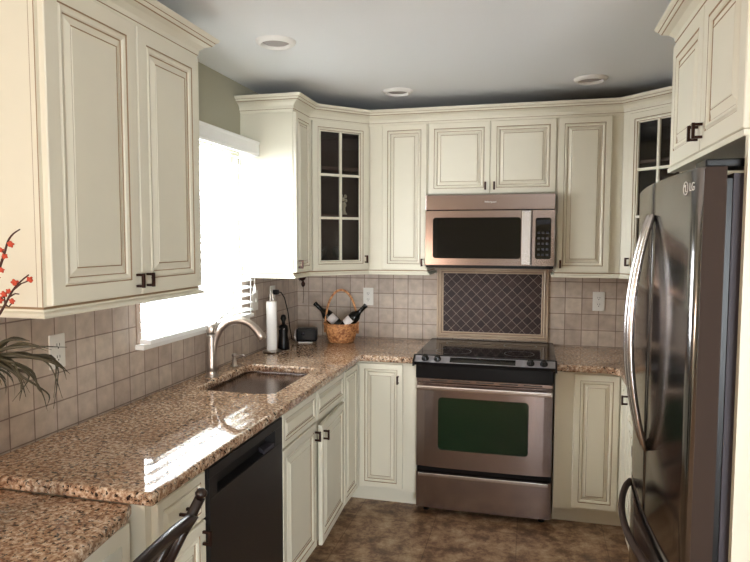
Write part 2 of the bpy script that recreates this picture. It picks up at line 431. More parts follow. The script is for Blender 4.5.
co.lathe([(.003, .05), (.008, .03), (.010, 0), (.0, 0)], (.036, bw1-.012, .135), 10); co.build('pull_cord', M['blind'], bl)

# recessed ceiling lights
def downlight(x, y, label):
    t = thing('ceiling_light', label, 'ceiling light', (x, y, H), 0, 'recessed ceiling lights')
    a = MB(); a.lathe([(.062, -.001), (.065, -.016), (.070, -.018), (.086, -.008), (.090, -.0005)], n=36, cap=False); a.build('trim_ring', M['white'], t)
    b = MB(); b.lathe([(.0, -.012), (.03, -.011), (.055, -.006), (.0635, -.001)], n=36, cap=False); b.build('lens', M['lens'], t)
downlight(.498, -1.508, 'round recessed ceiling light near the sink window, largest of the three')
downlight(.831, -.485, 'round recessed ceiling light above the left glass corner cabinet')
downlight(1.907, -.514, 'round recessed ceiling light close to the right glass corner cabinet')

# ------------------------------------------------------------------ upper cabinets
M['gap_shade'] = plain('gap_shade_brown', srgb(54, 40, 32), .8)  # dark sheet added on cabinet tops to deepen the shade under the ceiling
def gap_shade_board(parent, pts):
    b = MB(); b.prism(pts, CT+.0005, CT+.004); b.build('gap_shade_board', M['gap_shade'], parent)
def shell(root, w, d, z0, z1):
    gap_shade_board(root, [(-w/2, -d), (w/2, -d), (w/2, 0), (-w/2, 0)])
    mb = MB(); mb.box(-w/2, w/2, -d, 0, z0, z1); return mb.build('cabinet_body', [M['cream'], M['glaze']], root)
# near cabinet on the left wall
t = thing('wall_cabinet', 'large cream two-door wall cabinet nearest the camera, left of the window', 'cabinet', (.001, -2.296, 0), PI/2)
b = MB(); w = .812
b.box(-w/2, w/2, -UD, 0, CB, CT)
b.box(-w/2-.0008, -w/2+.001, -UD+.0005, -UD+.003, CB, CT, 1); b.box(-w/2-.0006, -w/2+.001, -UD+.019, -UD+.0200, CB, CT, 1)     # scribed glaze line on the side panel
b.build('cabinet_body', [M['cream'], M['glaze']], t); gap_shade_board(t, [(-w/2, -UD), (w/2, -UD), (w/2, 0), (-w/2, 0)])
add_door(t, -.394, .0095, 1.405, 2.296, -UD, -.017, 1.452, 1.25, .05)
add_door(t, .0135, .4045, 1.405, 2.296, -UD, .039, 1.452, 1.25, .05)
c = MB(); c.sweep([(-w/2, 0), (-w/2, -UD), (w/2, -UD), (w/2, 0)][::1], crown_prof(), mis=CM); c.build('crown_molding', [M['cream'], M['glaze']], t)
c = MB(); c.sweep([(-w/2, 0), (-w/2, -UD), (w/2, -UD), (w/2, 0)], rail_prof(), mis=RMI); c.build('light_rail', [M['cream'], M['glaze']], t)

YL = -.862
t = thing('wall_cabinet', 'narrow cream wall cabinet with bright side panel, right beside the window blinds', 'cabinet', (.001, (YL-.612)/2, 0), PI/2)
w = .25-.002; shell(t, w, UD, CB, CT)
add_door(t, -w/2+.004, w/2-.008, 1.405, 2.296, -UD, -w/2+.028, 1.45, .8, .03)

def corner_cab(label, cx, sgn):
    """diagonal glass-door corner cabinet; sgn=1 left corner, -1 right corner; local frame: room corner at origin, mirrored in x by sgn"""
    t = thing('corner_wall_cabinet', label, 'cabinet', (cx, -.001, 0))
    K = .61; e = .016
    P = [(e/10, 0), (K, 0), (K, -UD), (UD, -K), (e/10, -K)]
    X = lambda pts: [(sgn*x, y) for x, y in pts]
    b = MB()
    b.prism(X(P), CB, CB+.018); b.prism(X(P), CT-.018, CT)
    for q in ([(0.002, 0), (K, 0), (K, -.010), (0.002, -.010)], [(0.002, -.01), (.012, -.01), (.012, -K), (.002, -K)],
              [(K-e, -.01), (K, -.01), (K, -UD), (K-e, -UD)], [(.012, -K), (UD, -K), (UD, -K+e), (.012, -K+e)]):
        b.prism(X(q), CB+.018, CT-.018)
    # face frame
    a = Vector((UD, -K)); c2 = Vector((K, -UD)); L = (c2-a).length; d = (c2-a)/L; nin = Vector((-d.y, d.x))
    def ff(u0, u1, z0, z1):
        p = [a+d*u0, a+d*u1, a+d*u1+nin*.018, a+d*u0+nin*.018]; b.prism(X([(q.x, q.y) for q in p]), z0, z1)
    ff(.0, .045, CB+.018, CT-.018); ff(L-.045, L, CB+.018, CT-.018); ff(.045, L-.045, CB+.018, CB+.04); ff(.045, L-.045, CT-.05, CT-.018)
    b.build('cabinet_body', M['cream'], t)
    gap_shade_board(t, X(P))
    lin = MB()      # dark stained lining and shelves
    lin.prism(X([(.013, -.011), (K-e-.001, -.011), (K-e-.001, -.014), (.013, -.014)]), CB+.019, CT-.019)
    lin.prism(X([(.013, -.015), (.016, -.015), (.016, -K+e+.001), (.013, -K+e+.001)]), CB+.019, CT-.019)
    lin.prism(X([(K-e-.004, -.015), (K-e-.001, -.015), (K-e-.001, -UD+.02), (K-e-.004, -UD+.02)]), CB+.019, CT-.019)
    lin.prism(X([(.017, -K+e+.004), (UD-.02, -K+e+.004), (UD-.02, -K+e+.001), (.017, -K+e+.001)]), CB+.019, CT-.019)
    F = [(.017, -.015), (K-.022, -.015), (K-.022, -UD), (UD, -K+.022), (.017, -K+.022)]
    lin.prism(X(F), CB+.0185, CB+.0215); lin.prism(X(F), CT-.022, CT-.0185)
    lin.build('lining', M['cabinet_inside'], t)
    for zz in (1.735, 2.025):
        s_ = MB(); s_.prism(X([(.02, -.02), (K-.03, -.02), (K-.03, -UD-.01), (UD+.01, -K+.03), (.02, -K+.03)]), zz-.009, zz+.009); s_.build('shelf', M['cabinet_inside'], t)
    # door: own frame at the middle of the diagonal
    m = (a+c2)/2; dr = bpy.data.objects.new('door', None)
    x0, x1, z0, z1 = (-L/2+.018, L/2-.018, 1.405, 2.296) if sgn > 0 else (-L/2+.048, L/2-.004, 1.405, 2.296); fr = .058; xm = (x0+x1)/2
    mb = MB(); f = -.020
    outer = [(0, 0, 0), (0, f+.003, 0), (.003, f, 0), (.034, f, 0), (.0368, f+.0035, 1), (.041, f-.001, 0), (.050, f+.002, 0), (.0525, f+.006, 1), (fr, f+.008, 0), (fr, 0, 0)]
    rr = [rect_ring(x0, x1, z0, z1, i, y) for i, y, _ in outer]; rr.append(rr[0])
    mb.rings(rr, [q for _, _, q in outer[1:]]+[0], cap=False)
    ix0, ix1, iz0, iz1 = x0+fr-.002, x1-fr+.002, z0+fr-.002, z1-fr+.002
    mb.box(xm-.0075, xm+.0075, f+.003, -.004, iz0, iz1)
    for k in (1, 2):
        zz = iz0+(iz1-iz0)*k/3
        mb.box(ix0, xm-.0075, f+.003, -.004, zz-.0075, zz+.0075); mb.box(xm+.0075, ix1, f+.003, -.004, zz-.0075, zz+.0075)
    dro = mb.build('door', [M['cream'], M['glaze']], t, (sgn*m.x, m.y, 0)); dro.rotation_euler = (0, 0, sgn*PI/4)
    gp = MB(); gp.box(ix0, ix1, -.0035, -.001, iz0, iz1); gp.build('glass_pane', M['pane'], dro)
    handle(dro, (x1-.020) if sgn > 0 else (x0+.020), 1.468, f)
    return t
corner_cab('cream corner wall cabinet with glass grid door beside the window-side cabinet, holding a figurine', .001, 1)
corner_cab('cream corner wall cabinet with glass grid door partly hidden behind the refrigerator', W-.001, -1)

def back_cab(label, x0, x1, z0, doors, s=1.0, fr=.034):
    t = thing('wall_cabinet', label, 'cabinet', ((x0+x1)/2, -.001, 0)); w = x1-x0-.002
    b = MB(); b.box(-w/2, w/2, -UD, 0, z0, CT); b.build('cabinet_body', M['cream'], t); gap_shade_board(t, [(-w/2, -UD), (w/2, -UD), (w/2, 0), (-w/2, 0)])
    cx = (x0+x1)/2
    for a, c, hx in doors: add_door(t, a-cx, c-cx, z0+.005, 2.296, -UD, hx-cx, z0+.05, s, fr)
    return t
back_cab('tall cream single-door wall cabinet just left of the microwave', .612, .987, CB, [(.700, .980, .957)])
back_cab('short wide cream two-door wall cabinet directly above the microwave', .987, 1.745, 1.862, [(.991, 1.3625, 1.338), (1.3655, 1.741, 1.390)])
back_cab('tall cream single-door wall cabinet just right of the microwave', 1.745, 2.108, CB, [(1.752, 2.046, 1.775)])

path = [(.003, YL), (UD, YL), (UD, -.61), (.61, -UD), (W-.61, -UD), (W-UD, -.61), (W-.003, -.61)]
path = [(x, y+(-.0 if i < 2 else 0)) for i, (x, y) in enumerate(path)]
c = MB(); c.sweep(path, crown_prof(), mis=CM)
tag(c.build('crown_molding', [M['cream'], M['glaze']]), 'long cream crown molding running along the tops of the back wall cabinets', 'molding')
def rail(label, pth):
    r = MB(); r.sweep(pth, rail_prof(), mis=RMI)
    r.v = [(x, y, z-.0021) for x, y, z in r.v]
    tag(r.build('light_rail_molding', [M['cream'], M['glaze']]), label, 'molding')
rail('cream light rail molding under the cabinets between window and microwave', [(.010, YL), (UD, YL), (UD, -.61), (.61, -UD), (.984, -UD), (.984, -.012)])
rail('cream light rail molding under the cabinets right of the microwave', [(1.748, -.012), (1.748, -UD), (W-.61, -UD), (W-UD, -.61), (W-.003, -.61)])

# cabinet over the refrigerator and the tall end panel
FY0, FY1 = -2.462, -1.622
t = thing('refrigerator_cabinet', 'cream two-door wall cabinet above the refrigerator', 'cabinet', (W-.001, -2.04, 0), -PI/2)
w = .85; dpt = .599; z0 = 1.842
b = MB(); b.box(-w/2, w/2, -dpt, 0, z0, CT); b.build('cabinet_body', M['cream'], t)
add_door(t, -w/2+.004, -.002, z0+.018, 2.294, -dpt, -.026, z0+.075, 1.25, .05)
add_door(t, .002, w/2-.022, z0+.018, 2.294, -dpt, .028, z0+.075, 1.25, .05)
c = MB(); c.sweep([(-w/2, 0), (-w/2, -dpt), (w/2, -dpt), (w/2, 0)], crown_prof(), mis=CM); c.build('crown_molding', [M['cream'], M['glaze']], t)
c = MB(); c.box(-w/2-.006, w/2, -dpt-.024, -dpt+.0, z0-.004, z0+.012); c.build('bottom_rail', M['cream'], t)
p = MB(); p.box(W-.62, W-.001, -2.488, -2.4665, 0, 1.837); tag(p.build('end_panel', M['cream']), 'tall cream end panel standing against the near side of the refrigerator', 'panel')

# ------------------------------------------------------------------ base cabinets
BT = .874; BD = .61
def base_shell(root, w, kick=True, wall=.010):
    b = MB(); b.box(-w/2, w/2, -BD, -wall, .10, BT); b.box(-w/2, w/2, -.535, -wall, 0, .10); return b.build('cabinet_body', M['cream'], root)
# near cabinet beside the dishwasher
t = thing('base_cabinet', 'cream base cabinet with drawer over door left of the dishwasher, behind the chair', 'cabinet', (0, -2.5435, 0), PI/2)
w = .291; base_shell(t, w)
d = drawer_front(-w/2+.028, w/2-.006, .712, .862, -BD).build('drawer', [M['cream'], M['glaze']], t); handle(d, .01, .787, -BD-.02, False)
add_door(t, -w/2+.028, w/2-.006, .106, .705, -BD, w/2-.026, .655)
# sink base
t = thing('sink_cabinet', 'cream sink base cabinet with two doors under false drawer fronts, right of the dishwasher', 'cabinet', (0, -1.342, 0), PI/2)
w = .878
b = MB(); b.box(-w/2, -w/2+.018, -BD, -.01, .10, BT); b.box(w/2-.018, w/2, -BD, -.01, .10, BT); b.box(-w/2+.018, w/2-.018, -BD, -.01, .10, .118)
b.box(-w/2+.018, w/2-.018, -.022, -.01, .118, BT); b.box(-w/2+.018, w/2-.018, -BD, -BD+.018, .118, BT); b.box(-w/2, w/2, -.535, -.01, 0, .10)
b.build('cabinet_body', M['cream'], t)
for a, c_ in ((-w/2+.005, -.022), (-.014, w/2-.010)):
    drawer_front(a, c_, .722, .866, -BD).build('drawer_front', [M['cream'], M['glaze']], t)
add_door(t, -w/2+.005, -.022, .106, .714, -BD, -.045, .655, 1.1)
add_door(t, -.014, w/2-.010, .106, .700, -BD, .010, .648, 1.1, swing=math.radians(3.2), hinge='r')
# corner carousel cabinet, left
def corner_base(label, cx, sgn, wy, filler_to):
    t = thing('corner_base_cabinet', label, 'cabinet', (cx, 0, 0)); X = lambda p: [(sgn*x, y) for x, y in p]
    b = MB(); e = .010
    fx = filler_to
    b.prism(X([(e, -e), (fx, -e), (fx, -BD), (BD, -BD), (BD, wy), (e, wy)]), .10, BT)
    b.prism(X([(e, -e), (fx, -e), (fx, -.535), (.535, -.535), (.535, wy), (e, wy)]), 0, .10)
    b.build('cabinet_body', M['cream'], t)
    return t
t = corner_base('cream corner base cabinet with two right-angled doors left of the range', 0, 1, -.900, .978)
add_door(t, .636, .898, .118, .862, -BD, .872, .775, .95, .032)
o = panel_door(-.132, .132, .106, .862, 0, .95, .032).build('door', [M['cream'], M['glaze']], t, (BD, -.767, 0)); o.rotation_euler = (0, 0, PI/2)
t = corner_base('cream corner base cabinet with two right-angled doors right of the range', W, -1, -.900, W-1.752)
add_door(t, 1.852-W, 2.086-W, .118, .862, -BD, None, None, .95, .032)
o = panel_door(-.132, .132, .118, .862, 0, .95, .032).build('door', [M['cream'], M['glaze']], t, (-BD, -.767, 0)); o.rotation_euler = (0, 0, -PI/2)
handle(o, .106, .795, -.02)
t = thing('base_cabinet', 'cream base cabinet between right corner and refrigerator', 'cabinet', (W, -1.257, 0), -PI/2)
w = .70; base_shell(t, w)
d = drawer_front(-w/2+.01, w/2-.01, .712, .862, -BD).build('drawer', [M['cream'], M['glaze']], t); handle(d, 0, .787, -BD-.02, False)
add_door(t, -w/2+.01, -.003, .106, .705, -BD, -.03, .655); add_door(t, .003, w/2-.01, .106, .705, -BD, .03, .655)

# dishwasher
t = thing('dishwasher', 'black built-in dishwasher between the base cabinets under the granite counter', 'dishwasher', (0, -2.09, 0), PI/2)
w = .600
b = MB(); b.box(-w/2, w/2, -.585, -.02, .10, .868); b.box(-w/2+.01, w/2-.01, -.53, -.1, 0, .10); b.build('body', M['black'], t)
pr = MB(); f = -.632
# door slab with a scooped pocket handle across the top
px0, px1, pz0, pz1 = -w/2+.055, w/2-.075, .765, .828
pr.box(-w/2+.003, w/2-.003, f+.004, -.586, .115, pz0); pr.box(-w/2+.003, w/2-.003, f+.004, -.586, pz1, .862)
pr.box(-w/2+.003, px0, f+.004, -.586, pz0, pz1); pr.box(px1, w/2-.003, f+.004, -.586, pz0, pz1); pr.box(px0, px1, -.592, -.586, pz0, pz1)
pr.cbox(-w/2+.003, w/2-.003, f-.002, f+.004, .115, pz0-.0005, .002); pr.cbox(-w/2+.003, w/2-.003, f-.002, f+.004, pz1+.0005, .862, .002)
pr.box(-w/2+.003, px0, f-.0015, f+.004, pz0-.0005, pz1+.0005); pr.box(px1, w/2-.003, f-.0015, f+.004, pz0-.0005, pz1+.0005)
pr.build('door', M['black_matte'], t)
lp = MB(); lp.prism([(px1-.10, f+.002), (px1-.002, f+.002), (px1-.002, -.594), (px1-.07, -.594)], pz0+.0005, pz0+.014); lp.build('handle_pocket', M['fridge_side'], t)

# ------------------------------------------------------------------ countertops
def slab(name, label, outline, z0, z1, holes=(), r=.012):
    cu = bpy.data.curves.new(name, 'CURVE'); cu.dimensions = '2D'; cu.fill_mode = 'BOTH'
    th = z1-z0
    cu.extrude = th/2-r; cu.bevel_depth = r; cu.bevel_resolution = 3; cu.offset = -r
    for pts in [outline]+list(holes):
        sp = cu.splines.new('POLY'); sp.points.add(len(pts)-1); sp.use_cyclic_u = True
        for i, (x, y) in enumerate(pts): sp.points[i].co = (x, y, 0, 1)
    to = bpy.data.objects.new(name, cu); COL.objects.link(to)
    me = bpy.data.meshes.new_from_object(to); bpy.data.objects.remove(to)
    me.transform(Matrix.Translation((0, 0, (z0+z1)/2))); me.materials.clear(); me.materials.append(M['granite'])
    for p in me.polygons: p.material_index = 0; p.use_smooth = False
    o = bpy.data.objects.new(name, me); COL.objects.link(o)
    return tag(o, label, 'countertop')
CZ = .914; OH = .650
SX0, SX1, SY0, SY1 = .140, .522, -1.640, -1.062
hole = rrect(SX1-SX0, SY1-SY0, .05, 6, (SX0+SX1)/2, (SY0+SY1)/2)
slab('countertop', 'long L-shaped speckled granite countertop holding the sink, under the window', [(.009, -.009), (.009, -2.712), (OH-.012, -2.712), (OH-.003, -2.709), (OH, -2.700), (OH, -OH-.012), (OH+.012, -OH), (.976, -OH), (.976, -.009)], .8755, CZ, [hole])
slab('countertop', 'speckled granite countertop right of the range, running to the refrigerator', [(1.752, -.009), (1.752, -OH), (W-OH-.06, -OH), (W-OH-.02, -OH-.02), (W-OH, -OH-.06), (W-OH, -1.612), (W-.009, -1.612), (W-.009, -.009)], .8755, CZ)
slab('desk_countertop', 'lower speckled granite counter in the foreground, one step below the sink counter', [(.009, -2.694), (.572, -2.694), (.590, -2.74), (.612, -2.90), (.632, -3.05), (.645, -3.20), (.650, -3.8), (.009, -3.8)], .835, .8735)
# desk base under the lower counter
t = thing('desk', 'cream open-framed desk under the lower granite counter', 'desk', (0, -3.27, 0))
b = MB(); 
b.box(.562, .585, .515, .548, 0, .833); b.box(.562, .585, -.45, .515, .785, .833); b.box(.562, .585, -.52, -.45, 0, .833)
b.build('face_frame', M['cream'], t)
b = MB(); b.box(.012, .561, -.52, -.50, 0, .833); b.build('side_panel', M['cream'], t)
b = MB(); b.box(.10, .12, -.499, .545, 0, .833); b.build('back_panel', M['wallpaint'], t)

# ------------------------------------------------------------------ sink and its fittings
t = thing('kitchen_sink', 'undermount stainless steel single-bowl sink set in granite', 'sink', ((SX0+SX1)/2, (SY0+SY1)/2, .70))
mb = MB(); wS, hS = SX1-SX0, SY1-SY0
def rr3(w, h, r, z): return [(x, y, z) for x, y in rrect(w, h, r, 6)]
zt = .1735
mb.rings([rr3(wS+.036, hS+.036, .06, zt-.002), rr3(wS+.036, hS+.036, .06, zt), rr3(wS+.004, hS+.004, .05, zt), rr3(wS+.000, hS+.000, .05, .14), rr3(wS-.012, hS-.012, .05, .03), rr3(wS-.05, hS-.05, .05, .004), rr3(wS-.12, hS-.12, .04, .0)], [0]*6)
o = mb.build('bowl', M['steel_sink'], t)
for i, p_ in enumerate(o.data.polygons): p_.use_smooth = len(p_.vertices) == 4
dn = MB(); dn.lathe([(.045, .001), (.045, .005), (.036, .006), (.030, .002)], n=24); dn.build('drain', M['nickel'], t)

t = thing('kitchen_faucet', 'brushed nickel gooseneck faucet with side lever behind the sink', 'faucet', (.092, -1.385, CZ), math.radians(8))
mb = MB(); mb.lathe([(.033, 0), (.033, .004), (.028, .010), (.026, .03), (.027, .033), (.027, .05), (.0255, .10), (.025, .19), (.0255, .21)], n=24); mb.build('body', M['nickel'], t)
ar = []
for i in range(15):
    u = i/14
    # from column side up and over
    pts_ = [(.006, .08), (.020, .185), (.066, .257), (.135, .281), (.205, .258), (.262, .188)]
    k = u*(len(pts_)-1); j = min(int(k), len(pts_)-2); fr_ = k-j
    P0, P1, P2, P3 = pts_[max(j-1, 0)], pts_[j], pts_[j+1], pts_[min(j+2, len(pts_)-1)]
    cat = lambda a, b_, c_, d_: .5*((2*b_)+(-a+c_)*fr_+(2*a-5*b_+4*c_-d_)*fr_**2+(-a+3*b_-3*c_+d_)*fr_**3)
    ar.append((cat(P0[0], P1[0], P2[0], P3[0]), .0, cat(P0[1], P1[1], P2[1], P3[1])))
mb = MB(); mb.tube(ar, [.0175]*11+[.0185, .020, .0215, .0235], 16); mb.build('spout', M['nickel'], t)
mb = MB(); mb.lathe([(.0235, .211), (.026, .222), (.0265, .243), (.022, .256), (.010, .262)], n=20); mb.tube([(.004, .0, .250), (.020, .035, .276), (.030, .10, .296), (.034, .135, .298)], [.008, .006, .0055, .006], 10, flat=(1.4, .8)); mb.build('lever_handle', M['nickel'], t)
t = thing('soap_dispenser', 'short brushed nickel soap pump beside the faucet', 'soap dispenser', (.085, -1.135, CZ))
mb = MB(); mb.lathe([(.020, 0), (.020, .004), (.013, .008), (.012, .035), (.009, .038), (.009, .052)], n=18); mb.build('body', M['nickel'], t)
mb = MB(); mb.lathe([(.013, .053), (.014, .060), (.012, .068), (.004, .071)], n=18); mb.tube([(.0, 0, .061), (.05, .0, .062), (.066, .0, .056)], .0042, 8); mb.build('pump_head', M['nickel'], t)

# ------------------------------------------------------------------ microwave
t = thing('microwave', 'stainless over-range microwave with black window mounted below the short cabinet', 'microwave', (1.364, -.010, 1.433))
mw0, mw1 = -.377, .377; f = -.390; hh = .4265
b = MB(); b.box(mw0, mw1, f+.028, -.002, .012, hh); b.box(mw0+.012, mw1-.012, f+.05, -.02, -.014, .012); b.build('body', M['black'], t)
def front_frame(x0, x1, z0, z1, hx0, hx1, hz0, hz1, r, y0, y1):
    """flat slab with a rounded rectangular opening"""
    mb = MB(); n = 6
    inn = rrect(hx1-hx0, hz1-hz0, r, n, (hx0+hx1)/2, (hz0+hz1)/2)
    # outer ring matched point for point on the rectangle
    out = []
    for qx, qy in ((1, 1), (-1, 1), (-1, -1), (1, -1)):
        for i in range(n+1): out.append((x1 if qx > 0 else x0, z1 if qy > 0 else z0))
    A = [(x, y1, z) for x, z in out]; B = [(x, y0, z) for x, z in out]; C = [(x, y0, z) for x, z in inn]; D = [(x, y1, z) for x, z in inn]
    mb.rings([A, B, C, D, A], [0]*4, cap=False); return mb
b = MB(); b.cbox(mw0, mw1, f, f+.027, .335, .4255, .003); b.build('vent_grille', M['steel'], t)
dr = front_frame(mw0, .247, .006, .330, -.332, .186, .046, .290, .018, f, f+.027).build('door', M['steel'], t)
b = MB(); b.box(-.334, .188, f+.004, f+.02, .044, .292); b.build('door_window', M['black_glass'], dr)
b = MB(); b.cbox(.190, .245, f-.034, f-.020, .010, .326, .005); b.box(.20, .235, f-.021, f, .03, .06); b.box(.20, .235, f-.021, f, .28, .31); b.build('door_handle', M['steel_bright'], dr)
cp = front_frame(.250, mw1, .006, .330, .268, .356, .046, .286, .012, f, f+.027).build('control_panel', M['steel'], t)
b = MB(); b.box(.266, .358, f+.004, f+.02, .044, .288); b.build('panel_glass', M['black_glass'], cp)
b = MB(); b.box(.276, .348, f+.0028, f+.004, .246, .274)
b.build('clock_display', M['display'], cp)
BTN = plain('button_print', srgb(58, 56, 66), .3)
for i in range(3):
    for j in range(5): b = MB(); b.box(.280+.024*i, .294+.024*i, f+.0030, f+.004, .065+.032*j, .077+.032*j); b.build('button', BTN, cp)
text_mesh('brand_lettering', 'Whirlpool', .015, M['emblem'], t, (.008, f-.0008, .381), (PI/2, 0, 0), sx=1.1)
b = MB()
for i in range(6): b.box(mw0+.06+i*.11, mw0+.14+i*.11, f+.055, f+.06, -.0138, .008)
b.box(mw0+.004, mw1-.004, f+.010, f+.05, -.010, .0115); b.build('bottom_lip', M['black'], t)

# ------------------------------------------------------------------ range
t = thing('range', 'stainless slide-in electric range with black glass cooktop and green-tinted oven window', 'range', (1.364, 0, 0))
r0, r1 = -.379, .379; f = -.655
b = MB(); b.box(r0, r1, f+.035, -.012, .035, .908)
for x in (r0+.05, r1-.05):
    for y in (-.58, -.08): b.lathe([(.018, 0), (.018, .035)], (x, y, 0), 12)
b.build('body', M['black'], t)
b = MB(); b.cbox(-.393, .393, -.655, -.012, .915, .930, .004); b.build('cooktop', plain('cooktop_glass', srgb(6, 6, 7), .08, spec=.15), t)
RING = plain('ring_print', srgb(60, 60, 64), .3)
for cx, cy, rr_ in ((-.19, -.47, .105), (.19, -.47, .085), (-.19, -.19, .08), (.19, -.19, .10)):
    b = MB(); b.lathe([(rr_, .9302), (rr_, .9306), (rr_-.003, .9306), (rr_-.003, .9302)], (cx, cy, 0), 40, cap=False); b.build('burner_ring', RING, t)
# sloping control fascia
def fascia(x0, x1, pts, mat, name, parent):
    mb = MB(); b0 = len(mb.v); n = len(pts)
    for x in (x0, x1):
        for y, z in pts: mb.v.append((x, y, z))
    mb.face(range(n)); mb.face([n+n-1-i for i in range(n)])
    for i in range(n): j = (i+1) % n; mb.face([i, j, n+j, n+i])
    return mb.build(name, mat, parent)
cpn = fascia(-.385, .385, [(-.656, .931), (-.704, .902), (-.704, .8855), (-.656, .8855)], M['fascia'], 'control_panel', t)
fascia(-.384, .384, [(-.660, .8850), (-.7065, .8850), (-.7085, .9015), (-.7045, .9025), (-.7045, .8852)], M['black'], 'front_rim', cpn)
fascia(-.384, .384, [(-.655, .9305), (-.640, .9305), (-.640, .9365), (-.655, .9350)], M['black'], 'rear_rim', cpn)
for s_ in (-1, 1):
    fascia(s_*.389-.005, s_*.389+.005, [(-.6515, .936), (-.712, .903), (-.712, .878), (-.6515, .878)], M['black'], 'end_cap', cpn)
nrm = Vector((0, -.029, .048)).normalized()       # fascia's outward direction
rotk = Vector((0, 0, 1)).rotation_difference(nrm).to_matrix()
for x in (-.325, -.255, .255, .325):
    kb = MB(); kb.lathe([(.021, 0), (.021, .005), (.017, .008), (.015, .022), (.011, .025)], (x, -.680, .9165), 20, mat=rotk)
    k = kb.build('knob', M['knob_black'], cpn)
dp = MB(); q = Vector((0, -.680, .9165))
e1 = Vector((0, -.048, -.029)).normalized()
for x0, x1, h_ in ((-.185, .175, .021),):
    vs = [q+e1*(-h_)+nrm*.0, q+e1*h_, q+e1*h_+nrm*.0015, q-e1*h_+nrm*.0015]
    dp.v = [(x, v.y, v.z) for x in (x0, x1) for v in vs]; dp.face([0, 1, 2, 3]); dp.face([7, 6, 5, 4])
    for i in range(4): j = (i+1) % 4; dp.face([i, j, 4+j, 4+i])
dp.build('display_panel', M['black_glass'], cpn)
b = MB(); b.cbox(-.377, .377, -.690, -.625, .806, .884, .006); b.build('lower_fascia', M['black'], t)
# vent strip, door, drawer
b = MB(); b.cbox(r0+.002, r1-.002, f-.012, f+.03, .780, .803, .003)
b.build('vent_trim', M['steel'], t)
b = MB()
for i in range(5): b.box(-.30+i*.13, -.20+i*.13, f-.0128, f-.011, .789, .795)
b.build('vent_slots', M['dark'], t)
# convex door: outer frame with bowed sides
def bowed(x0, x1, z0, z1, y, depth, n=40):
    mb = MB()
    xs = [x0+(x1-x0)*i/n for i in range(n+1)]
    # slight bulge at the left and right thirds
    def yy(x):
        u = abs((x-(x0+x1)/2)/((x1-x0)/2)); return y-.010*(1-u**4)
    for x in xs:
        for z in (z0, z1): mb.v.append((x, yy(x), z)); mb.v.append((x, y+depth, z))
    for i in range(n):
        a = i*4; c_ = a+4
        mb.face([a, c_, c_+2, a+2]); mb.face([a+1, a+3, c_+3, c_+1]); mb.face([a, a+1, c_+1, c_]); mb.face([a+2, c_+2, c_+3, a+3])
    mb.face([0, 2, 3, 1]); mb.face([n*4, n*4+1, n*4+3, n*4+2]); return mb
def bowed_frame(x0, x1, z0, z1, hx0, hx1, hz0, hz1, r, y, depth):
    mb = front_frame(x0, x1, z0, z1, hx0, hx1, hz0, hz1, r, 0, depth)
    # rebuild denser: subdivide in x then bow
    bm = bmesh.new(); vs = [bm.verts.new(v) for v in mb.v]
    for fc in mb.f:
        try: bm.faces.new([vs[i] for i in fc])
        except ValueError: pass
    bmesh.ops.remove_doubles(bm, verts=bm.verts, dist=1e-6)
    for i in range(1, 16):
        X_ = x0+(x1-x0)*i/16
        bmesh.ops.bisect_plane(bm, geom=bm.verts[:]+bm.edges[:]+bm.faces[:], plane_co=(X_, 0, 0), plane_no=(1, 0, 0))
    for v in bm.verts:
        u = abs((v.co.x-(x0+x1)/2)/((x1-x0)/2)); v.co.y += y-(.012*(1-u**4) if v.co.y < depth*.5 else 0)
    out = MB(); out.add(bm); return out
od = bowed_frame(r0+.002, r1-.002, .287, .776, -.252, .250, .392, .696, .022, f, .03).build('oven_door', M['steel'], t)
b = MB(); b.box(-.256, .254, f-.004, f+.012, .388, .700); b.build('oven_window', M['oven_glass'], od)
b = MB(); b.cbox(r0+.004, r1-.004, f-.050, f-.030, .742, .768, .008)
for x in (-.35, .35): b.box(x-.012, x+.012, f-.032, f-.002, .746, .764)
b.build('door_handle', M['steel_bright'], od)
wd = bowed(r0+.002, r1-.002, .045, .250, f, .03).build('warming_drawer', M['steel'], t)
b = MB(); b.cbox(r0+.018, r1-.020, f-.030, f-.006, .236, .256, .004); b.build('drawer_lip', M['steel_bright'], wd)

# diamond mosaic panel behind the range
t = thing('backsplash_panel', 'framed dark brown diamond mosaic panel on the wall behind the range', 'tile panel', (1.364, -.0085, .936))
fr_ = MB(); X0, X1, Z1 = -.361, .361, .478; w_ = .045
fr_.box(X0+w_-.004, X1-w_+.004, -.005, -.0005, w_-.004, Z1-w_+.004)
mo = fr_.build('mosaic', M['tile_diamond'], t)
def molding_frame(mb, x0, x1, z0, z1, w):
    st = [(0, 0, 0), (0, -.010, 0), (.004, -.014, 0), (.012, -.014, 0), (.014, -.010, 1), (.018, -.010, 0), (.024, -.016, 0), (.032, -.012, 0), (.035, -.008, 1), (.040, -.012, 0), (w, -.010, 0), (w, 0, 0)]
    rr_ = [rect_ring(x0, x1, z0, z1, i, y) for i, y, _ in st]; rr_.append(rr_[0]); mb.rings(rr_, [m for _, _, m in st[1:]]+[0], cap=False)
mf = MB(); molding_frame(mf, X0, X1, 0, Z1, w_); mf.build('tile_frame', [plain('tan_stone_border', srgb(202, 178, 154), .4, noise=.15, nscale=30), plain('border_groove', srgb(120, 92, 76), .6)], t)

# ------------------------------------------------------------------ refrigerator
t = thing('refrigerator', 'tall stainless french-door refrigerator with arched handles on the right', 'refrigerator', (2.0, -2.042, 0), -PI/2)
